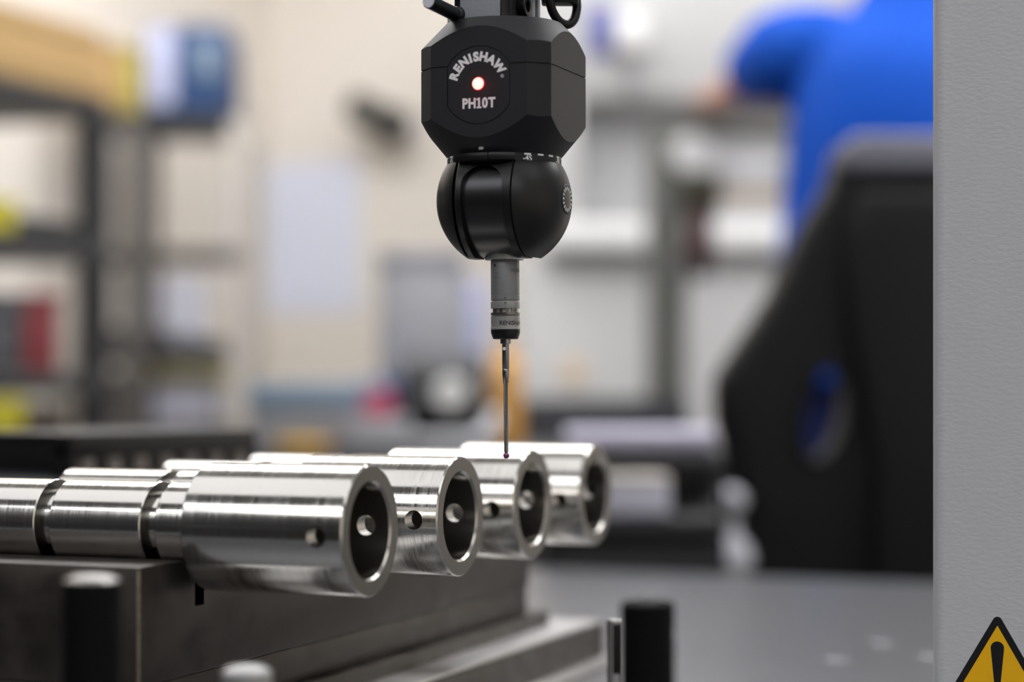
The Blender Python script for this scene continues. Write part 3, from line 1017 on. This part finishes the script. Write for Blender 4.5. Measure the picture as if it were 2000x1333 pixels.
# ------------------------------------------------------------------ workbench behind the table
YW = 2.96
zbench = zpx(884, YW)
wb, ow = froot('workbench', 'long dark workbench behind the granite table', 'bench', 950, YW, 0)
kx = YW / FPX
b = MB().box((430 - 950) * kx, (1440 - 950) * kx, 0, .60, zbench - .03, zbench, .004).make('bench_top', M['bench_top'], wb)
MB().box((440 - 950) * kx, (1430 - 950) * kx, .03, .57, .08, zbench - .0295, .004).make('bench_cabinet', M['bench_side'], wb)
MB().box((445 - 950) * kx, (1425 - 950) * kx, .06, .55, 0, .081).make('plinth', M['bench_side'], wb)
t = thing('back_board', 'long dark low board standing along the rear of the workbench', 'board', cw((1160 - 1000) * kx, YW + .56, zbench + .0005 - CAMZ), PHI)
MB().box((905 - 1160) * kx, (1410 - 1160) * kx, 0, .02, 0, .066, .004).make('board', M['bench_top'], t)
MB().box((905 - 1160) * kx, (1410 - 1160) * kx, -.004, .024, .064, .072, .003).make('board_edge', M['dark_grey'], t)


def bench_thing(name, label, cat, x0, x1, ytop, Y, dep, m, extra=None, bev=.006, group=None):
    """stands on the bench; ytop is its top in the photo"""
    t, o = froot(name, label, cat, (x0 + x1) / 2, Y, zbench + .0005, group)
    k = Y / FPX
    b = MB()
    w = (x1 - x0) * k / 2
    h = zpx(ytop, Y) - zbench
    b.box(-w, w, 0, dep, 0, h, bev)
    b.make('body', m, t)
    return t, w, h


t, w, h = bench_thing('parts_tray', 'slate blue parts tray on the dark bench', 'tray', 490, 742, 752, 3.06, .17, M['grey_plastic'])
MB().box(-w - .004, w + .004, -.004, .174, h * .60, h + .003, .004).make('rim', M['slate_blue'], t)
t, w, h = bench_thing('navy_case', 'small navy blue case behind the pink tape roll', 'case', 700, 800, 742, 3.262, .06, M['navy'])
MB().box(-w * .4, w * .4, -.006, 0, h * .5, h * .62, .002).make('latch', M['silver'], t)
# pink tape roll in a dispenser
p = at(740, 792, 3.02)
rr = .0235
tr = thing('tape_dispenser', 'pink tape roll in a dark dispenser before the blue tray', 'tape dispenser', (*p.xy, zbench + .0005), PHI)
zc_ = p.z - zbench
MB().box(-.045, .045, -.016, .016, 0, zc_ - .018, .004).make('dispenser_base', M['grey_plastic'], tr)
MB().lathe([(0, -.0125), (rr, -.0125), (rr, .0125), (0, .0125)], 40, 'y', (0, 0, zc_)).make('tape', M['pink'], tr)
MB().lathe([(0, -.014), (.009, -.014), (.009, .014), (0, .014)], 24, 'y', (0, 0, zc_)).make('core', M['pink'], tr)
# grey tote and black machine hump behind
t, w, h = bench_thing('grey_bin', 'tall grey plastic bin on the bench against the wall', 'bin', 738, 905, 492, 3.34, .12, M['grey_plastic'], bev=.025)
MB().box(-w * 1.02, w * 1.02, -.004, .124, h - .02, h + .003, .003).make('rim', M['grey_plastic'], t)
t, w, h = bench_thing('white_canister', 'pale canister behind the grey bin on the bench', 'canister', 860, 950, 545, 3.475, .02, M['lilac'], bev=.008)
MB().box(-w * .5, w * .5, .0, .02, h, h + .012, .003).make('cap', M['white_paint'], t)
t = thing('motor_unit', 'black rounded motor unit in front of the grey bin', 'motor', (*at(856, 743, 3.12).xy, zbench + .0005), PHI)
MB().box(-.068, .080, 0, .125, 0, .085, .02, 4).make('housing', M['black_plastic'], t)
MB().lathe([(0, -.062), (.034, -.062), (.046, -.05), (.046, .056), (.036, .066), (0, .066)], 32, 'x', (.004, .07, .100)).make('motor_drum', M['shelf_black'], t)
MB().lathe([(0, -.012), (.022, -.012), (.025, -.006), (.025, .02), (0, .02)], 32, 'y', (.019, -.022, .084)).make('pale_knob', M['white_paint'], t)
hs = thing('flexible_hose', 'pale grey hose curving on the dark bench', 'hose', (*at(892, 743, 2.985).xy, zbench + .0005), PHI)
MB().tube([(.052, .06, .05), (.05, .03, .036), (.035, .01, .022), (.01, 0, .014), (-.02, 0, .0135), (-.045, .006, .0135), (-.062, .025, .0135)], .0125, 14, 4).make('hose_tube', M['grey_plastic'], hs, ang=60)
MB().cyl((-.062, .025, .0135), (-.072, .04, .0135), .0135).make('hose_collar', M['dark_grey'], hs)
# orange bottle
ob = thing('orange_bottle', 'orange bottle on the bench behind the stylus', 'bottle', (*at(988, 743, 3.1).xy, zbench + .0005), PHI)
MB().lathe([(0, 0), (.022, 0), (.024, .004), (.024, .125), (.012, .142), (.0, .142)], 32).make('bottle_body', M['orange'], ob)
MB().lathe([(0, .141), (.011, .141), (.011, .160), (.009, .162), (0, .162)], 24).make('bottle_cap', M['orange'], ob)
# amber rule on the front of the bench
t, w, h = bench_thing('spirit_level', 'flat amber level lying along the bench front', 'level', 538, 642, 862, 2.97, .04, M['amber'])
MB().box(-.02, .02, .01, .03, h, h + .002).make('vial', M['yellow_bin'], t)

# low trolley between table and bench: white roll and white box
YT = 1.985
tr, ot = froot('trolley', 'low black trolley between granite table and workbench', 'trolley', 1240, YT, 0)
k = YT / FPX
for y, y0_ in ((893, .10), (1012, 0)):
    MB().box((1060 - 1240) * k, (1420 - 1240) * k, y0_, .21, zpx(y, YT) - .018, zpx(y, YT), .003).make('deck', M['bench_side'], tr)
MB().box((1060 - 1240) * k, (1420 - 1240) * k, 0.03, .21, .12, zpx(1030, YT), .003).make('cabinet', M['bench_side'], tr)
MB().box((1060 - 1240) * k, (1420 - 1240) * k, .20, .21, zpx(1020, YT), zpx(890, YT), .001).make('back_panel', M['bench_side'], tr)
for x in (1062, 1408):
    for y in (.004, .19):
        MB().box((x - 1240) * k, (x + 10 - 1240) * k, y, y + .012, .07, zpx(890, YT), .002).make('upright', M['black_plastic'], tr)
        MB().cyl(((x + 5 - 1240) * k - .01, y + .006, .035), ((x + 5 - 1240) * k + .01, y + .006, .035), .035).make('caster', M['black_plastic'], tr)
rl = thing('paper_roll', 'long pale lavender roll lying on the trolley top', 'roll', cw((1265 - 1000) * k, YT + .13, zpx(893, YT) + .0005 - CAMZ), PHI)
MB().lathe([(0, -.076), (.0118, -.076), (.0127, -.075), (.0127, .075), (.0118, .076), (0, .076)], 32, 'x', (0, 0, .0127)).make('roll_sheet', M['lavender'], rl)
MB().lathe([(0, -.079), (.006, -.079), (.006, .079), (0, .079)], 20, 'x', (0, 0, .0127)).make('roll_core', M['pale_grey'], rl)
t = thing('white_box', 'white box on the lower deck of the black trolley', 'box', cw((1248 - 1000) * k, YT + .008, zpx(1012, YT) + .0005 - CAMZ), PHI)
MB().box(-.031, .031, 0, .08, 0, .036, .006).make('body', M['white_cloth'], t)
MB().box(-.032, .032, -.002, .082, .032, .0385, .003).make('lid', M['pale_grey'], t)

# ------------------------------------------------------------------ machine behind, right of the head
YM = 4.05
mc, om = froot('machine_enclosure', 'large pale machine enclosure against the back wall', 'machine', 1200, YM, 0)
fbox(MB(), 1012, 1620, 488, 1650, YM, .45, om, .02).make('lower_cabinet', M['machine'], mc)
fbox(MB(), 1060, 1640, 432, 490, YM - .05, .48, om, .012).make('ledge', M['white_paint'], mc)
fbox(MB(), 1128, 1620, 190, 434, YM + .10, .34, om, .01).make('recessed_panel', M['machine_grey'], mc)
fbox(MB(), 1040, 1640, -260, 192, YM, .45, om, .02).make('upper_cabinet', M['machine'], mc)
fbox(MB(), 1040, 1130, 188, 436, YM, .45, om, .01).make('side_panel', M['machine'], mc)
fbox(MB(), 1146, 1200, 8, 110, YM - .004, .006, om, .001).make('violet_placard', M['violet_blue'], mc)
fbox(MB(), 1098, 1142, 704, 750, YM - .004, .006, om, .001).make('tan_sticker', M['tan_print'], mc)
fbox(MB(), 1206, 1262, 28, 96, YM - .06, .07, om, .01).make('white_highlight_box', M['white_paint'], mc)  # white box standing in for a bright highlight on the cabinet
fbox(MB(), 1228, 1254, 128, 168, YM - .02, .022, om, .004).make('grey_handle', M['grey_plastic'], mc)

# frame gantry in front of it
YG = 3.66
gf, og = froot('frame_gantry', 'olive grey square frame before the pale machine', 'frame', 1305, YG, 0)
fbox(MB(), 1266, 1342, 240, 1740, YG, .07, og, .006).make('upright', M['olive_grey'], gf)
fbox(MB(), 1266, 1560, 232, 264, YG, .07, og, .006).make('top_bar', M['olive_grey'], gf)
fbox(MB(), 1343, 1560, 372, 392, YG + .02, .03, og, .004).make('cross_bar', M['tan_print'], gf)
fbox(MB(), 1405, 1560, 300, 372, YG + .02, .03, og, .006).make('white_guard', M['white_paint'], gf)
fbox(MB(), 1540, 1560, 264, 1740, YG + .0, .05, og, .004).make('upright', M['olive_grey'], gf)
# round gauge standing in for a blurred highlight, and spray gun hanging on the frame
zc = zpx(304, YG)
dg = thing('highlight_disc', 'round white gauge standing in for a blurred highlight by the frame', 'disc', cw((1350 - 1000) / FPX * YG, YG - .002, zc - CAMZ), PHI)
MB().lathe([(0, 0), (.034, 0), (.036, -.004), (.036, -.024), (.033, -.028), (0, -.028)], 40, 'y').make('disc_case', M['white_paint'], dg)
MB().lathe([(0, -.0281), (.029, -.0281), (.029, -.029), (0, -.029)], 40, 'y').make('disc_face', M['white_paint'], dg)
sg = thing('hand_tool', 'dark hand tool with red grip hanging from the frame', 'tool', cw((1366 - 1000) / FPX * YG, YG - .03, zpx(436, YG) - CAMZ), PHI)
MB().box(-.034, .034, -.02, .02, .015, .088, .012, 3).make('tool_head', M['olive'], sg)
MB().box(-.022, .022, -.016, .016, -.075, .03, .010, 3).make('grip', M['red_dark'], sg)
MB().cyl((0, 0, -.10), (0, 0, -.07), .014, .02).make('tool_nose', M['black_plastic'], sg)
MB().tube([(0, 0, .08), (-.004, .012, .092), (-.006, .028, .096)], .005, 10).make('hanging_loop', M['black_plastic'], sg)

# ------------------------------------------------------------------ chair
YC = 2.30
kc = YC / FPX
CX0 = 1855
ch = thing('office_chair', 'black racing-style office chair seen from behind', 'chair', cw((CX0 - 1000) * kc, YC, -CAMZ), PHI)


def cpx(x, y):
    return ((x - CX0) * kc, zpx(y, YC))


half = [(1668, 268), (1648, 282), (1634, 322), (1612, 376), (1580, 420), (1548, 486), (1510, 572), (1462, 648), (1415, 718), (1402, 752), (1404, 820), (1424, 900),
        (1448, 985), (1462, 1080), (1474, 1180), (1500, 1330), (1560, 1400)]
out = [cpx(*q) for q in half]
out = out + [(-a, z) for a, z in reversed(out)]
b = MB().prism(out, 'y', 0, .10, .022, 4)
for s in (1, -1):
    hp = []
    for kq in range(28):
        a = 2 * math.pi * kq / 28
        ex_, ez_ = .026 * math.cos(a), .056 * math.sin(a)
        tl = R(12)
        hx, hz = cpx(1614, 808)
        hp.append((s * (hx + ex_ * math.cos(tl) + ez_ * math.sin(tl)) * 1.0, hz - ex_ * math.sin(tl) + ez_ * math.cos(tl)))
    b.boolean(MB().prism(hp, 'y', -.1, .2), 'DIFFERENCE')
    if s == 1:
        hole_poly = hp
b.make('backrest', M['leather'], ch, ang=40)
# grey yoke along the top, padded spine, hole rims
tp = [cpx(*q) for q in ((1672, 263), (1652, 276), (1640, 316), (1660, 332))]
tp = tp + [(-a, z) for a, z in reversed(tp)]
MB().prism(tp, 'y', -.008, .108, .006, 3).make('top_cap', M['leather_grey'], ch)
sp_ = [cpx(*q) for q in ((1676, 372), (1640, 470), (1650, 640), (1700, 900), (1690, 1300))]
sp_ = sp_ + [(-a, z) for a, z in reversed(sp_)]
MB().prism(sp_, 'y', -.018, .02, .014, 3).make('back_panel', M['leather'], ch)
for s in (1, -1):
    hx, hz = cpx(1614, 808)
    pts = []
    for kq in range(29):
        a = 2 * math.pi * kq / 28
        ex_, ez_ = .029 * math.cos(a), .059 * math.sin(a)
        tl = R(12)
        pts.append((s * (hx + ex_ * math.cos(tl) + ez_ * math.sin(tl)), 0.0, hz - ex_ * math.sin(tl) + ez_ * math.cos(tl)))
    MB().tube(pts, .006, 8).make('hole_rim', M['leather'], ch, ang=60)
MB().box(-.25, .25, .08, .56, .42, .52, .035, 4).make('seat', M['leather'], ch)
for s in (1, -1):
    MB().box(s * .30 - .035, s * .30 + .035, .16, .42, .645, .675, .012, 3).make('armrest', M['black_plastic'], ch)
    MB().cyl((s * .29, .28, .46), (s * .30, .28, .65), .018).make('armrest_post', M['black_plastic'], ch)
    MB().box(min(s * .20, s * .30), max(s * .20, s * .30), .26, .30, .42, .46, .006).make('armrest_bracket', M['black_plastic'], ch)
MB().cyl((0, .30, .10), (0, .30, .43), .028).make('gas_lift', M['chrome'], ch)
b = MB()
for kq in range(5):
    a = R(90 + 72 * kq)
    b.tube([(0, .30, .13), (.16 * math.cos(a), .30 + .16 * math.sin(a), .115), (.30 * math.cos(a), .30 + .30 * math.sin(a), .085)], [.032, .026, .02], 12)
b.make('star_base', M['black_plastic'], ch, ang=60)
for kq in range(5):
    a = R(90 + 72 * kq)
    q = Vector((.30 * math.cos(a), .30 + .30 * math.sin(a), .035))
    t_ = Vector((-math.sin(a), math.cos(a), 0)) * .02
    MB().cyl(q - t_, q + t_, .035).make('caster', M['black_plastic'], ch)
# chrome recline lever at its left side
kx0, kz0 = cpx(1424, 976)
rl = MB().sphere((kx0, -.03, kz0), .016, n=24)
rl.make('lever_knob', M['pewter'], ch)
x1, z1 = cpx(1424, 1085)
MB().lathe([(0, z1 - .016), (.018, z1 - .016), (.025, z1 - .004), (.019, z1 + .014), (.009, z1 + .026), (.004, z1 + .034), (.004, kz0 - .01), (0, kz0 - .01)], 32, 'z', (x1, -.03, 0)).make('lever_cone', M['pewter'], ch)
MB().cyl((x1, -.03, z1), (x1 + .06, .05, z1 - .01), .008).make('lever_arm', M['chrome'], ch)


# ------------------------------------------------------------------ person in a blue shirt
def skin_mesh(nodes, edges, sub=2, root=0):
    me = bpy.data.meshes.new('scratch')
    me.from_pydata([n[0] for n in nodes], edges, [])
    o = bpy.data.objects.new('scratch', me)
    COL.objects.link(o)
    md = o.modifiers.new('s', 'SKIN')
    md.use_smooth_shade = True
    sk = me.skin_vertices[0].data
    for i, n in enumerate(nodes):
        r = n[1]
        sk[i].radius = (r, r) if not isinstance(r, tuple) else r
        sk[i].use_root = (i == root)
    ss = o.modifiers.new('u', 'SUBSURF')
    ss.levels = sub
    ss.render_levels = sub
    dg_ = bpy.context.evaluated_depsgraph_get()
    out_ = bpy.data.meshes.new_from_object(o.evaluated_get(dg_))
    bpy.data.objects.remove(o)
    bpy.data.meshes.remove(me)
    for p_ in out_.polygons:
        p_.use_smooth = True
    return out_


YP = 3.12
PX0 = (1776 - 1000) / FPX * YP
pe = thing('person', 'person in blue short-sleeved shirt standing with back turned, hand on frame', 'person', cw(PX0, YP, -CAMZ), PHI)


def ploc(x, y, Y):
    return ((x - 1000) / FPX * Y - PX0, Y - YP, (743 - y) / FPX * Y + CAMZ)


elb = ploc(1472, 140, 3.36)
wri = ploc(1420, 186, 3.50)
hnd = ploc(1404, 192, 3.585)
shl = (-.170, .03, 1.46)
nodes = [((0, 0, .95), (.11, .08)), ((0, -.01, 1.10), (.10, .08)), ((0, 0, 1.28), (.11, .085)), ((0, .02, 1.42), (.10, .08)), ((0, .035, 1.53), .055), ((0, .06, 1.60), .07),
         ((0, .07, 1.68), .092), ((0, .065, 1.75), .075),
         (shl, .066), (elb, .043), (wri, .029), (hnd, (.036, .02)),
         ((.170, .03, 1.46), .066), ((.27, .22, 1.33), .043), ((.24, .44, 1.38), .029), ((.23, .53, 1.37), (.036, .02)),
         ((-.095, 0, .85), .088), ((-.105, -.01, .50), .058), ((-.11, -.03, .10), .04), ((-.115, .10, .045), .038),
         ((.095, 0, .85), .088), ((.105, -.01, .50), .058), ((.11, -.03, .10), .04), ((.115, .10, .045), .038),
         ((0, .165, 1.665), .014)]
edges = [(0, 1), (1, 2), (2, 3), (3, 4), (4, 5), (5, 6), (6, 7), (3, 8), (8, 9), (9, 10), (10, 11), (3, 12), (12, 13), (13, 14), (14, 15),
         (0, 16), (16, 17), (17, 18), (18, 19), (0, 20), (20, 21), (21, 22), (22, 23), (6, 24)]
# five fingers per hand, curling over the bar
for wi, hi, s in ((10, 11, 1), (14, 15, -1)):
    w_, h_ = Vector(nodes[wi][0]), Vector(nodes[hi][0])
    d_ = (h_ - w_).normalized()
    sd = d_.cross(Vector((0, 0, 1))).normalized()
    for j, ln in enumerate((.064, .074, .08, .072, .056)):
        if j == 0:
            base = h_ + sd * (.036 * s) - d_ * .02
            tipd = (d_ * .6 + sd * s * .8).normalized()
        else:
            base = h_ + sd * s * (.027 - .018 * (j - 1)) + d_ * .03
            tipd = d_
        n0 = len(nodes)
        nodes.append((tuple(base), .0095))
        nodes.append((tuple(base + tipd * ln * .5 + Vector((0, 0, -.004))), .0085))
        nodes.append((tuple(base + tipd * ln * .8 + Vector((0, 0, -.014))), .0075))
        edges += [(hi, n0), (n0, n0 + 1), (n0 + 1, n0 + 2)]
link('body', skin_mesh(nodes, edges, 2), M['skin'], pe)
# shirt, trousers, hair, shoes follow the body
mid = tuple(Vector(shl).lerp(Vector(elb), .82))
midr = tuple(Vector((.170, .03, 1.46)).lerp(Vector((.27, .22, 1.33)), .82))
b = MB()
ringz = [(.945, .196, .138, 0), (.95, .206, .148, 0), (.99, .207, .150, 0), (1.08, .203, .146, -.005), (1.20, .195, .142, -.008), (1.32, .184, .142, -.006), (1.40, .178, .136, 0),
         (1.455, .166, .118, .01), (1.495, .13, .09, .02), (1.52, .085, .075, .028), (1.55, .068, .066, .032), (1.555, .060, .058, .032)]
rings = []
for z, rx, ry, cy in ringz:
    rings.append([b.bm.verts.new((rx * math.cos(2 * math.pi * k / 40), cy + ry * math.sin(2 * math.pi * k / 40), z)) for k in range(40)])
for A, B in zip(rings, rings[1:]):
    for k in range(40):
        b.bm.faces.new((A[k], A[(k + 1) % 40], B[(k + 1) % 40], B[k]))
b.bm.faces.new(rings[0])
bmesh.ops.recalc_face_normals(b.bm, faces=b.bm.faces[:])
for s0, e0 in ((shl, elb), ((.170, .03, 1.46), (.27, .22, 1.33))):
    s0, e0 = Vector(s0), Vector(e0)
    pin = Vector((s0.x * .45, .02, 1.44))
    b.tube([pin, s0.lerp(pin, .35) + Vector((0, 0, -.005)), s0 + Vector((0, 0, -.012)), s0.lerp(e0, .35), s0.lerp(e0, .7), s0.lerp(e0, .90), s0.lerp(e0, .91)], [.072, .078, .078, .072, .062, .057, .048], 24)
b.make('shirt', M['shirt'], pe, ang=60)
b = MB()
rings = []
for z, rx, ry in ((.80, .150, .110), (.83, .176, .130), (.90, .184, .134), (.96, .178, .130), (1.03, .172, .124), (1.032, .15, .11)):
    rings.append([b.bm.verts.new((rx * math.cos(2 * math.pi * k / 40), ry * math.sin(2 * math.pi * k / 40), z)) for k in range(40)])
for A, B in zip(rings, rings[1:]):
    for k in range(40):
        b.bm.faces.new((A[k], A[(k + 1) % 40], B[(k + 1) % 40], B[k]))
b.bm.faces.new(rings[0])
b.bm.faces.new(rings[-1])
bmesh.ops.recalc_face_normals(b.bm, faces=b.bm.faces[:])
for sg_ in (-1, 1):
    b.tube([(sg_ * .088, 0, .93), (sg_ * .09, 0, .84), (sg_ * .098, -.005, .66), (sg_ * .105, -.01, .50), (sg_ * .108, -.02, .30), (sg_ * .11, -.025, .10), (sg_ * .11, -.025, .095)],
           [.088, .100, .092, .080, .072, .068, .055], 24)
b.make('trousers', M['trousers'], pe, ang=60)
MB().sphere((0, .055, 1.715), .102, .92, 1.02, .95, 24).make('hair', M['hair'], pe)
for s in (-1, 1):
    MB().sphere((s * .092, .075, 1.665), .028, .35, .6, 1, 16).make('ear', M['skin'], pe)
    MB().sphere((s * .034, .150, 1.69), .012, 1, .6, .7, 16).make('eye', M['print_grey'], pe)
    MB().sphere((s * .113, .05, .05), .055, .85, 2.3, .9, 20).make('shoe', M['shoe'], pe)
MB().sphere((0, .150, 1.622), .024, 1, .35, .3, 16).make('mouth', M['red_dark'], pe)
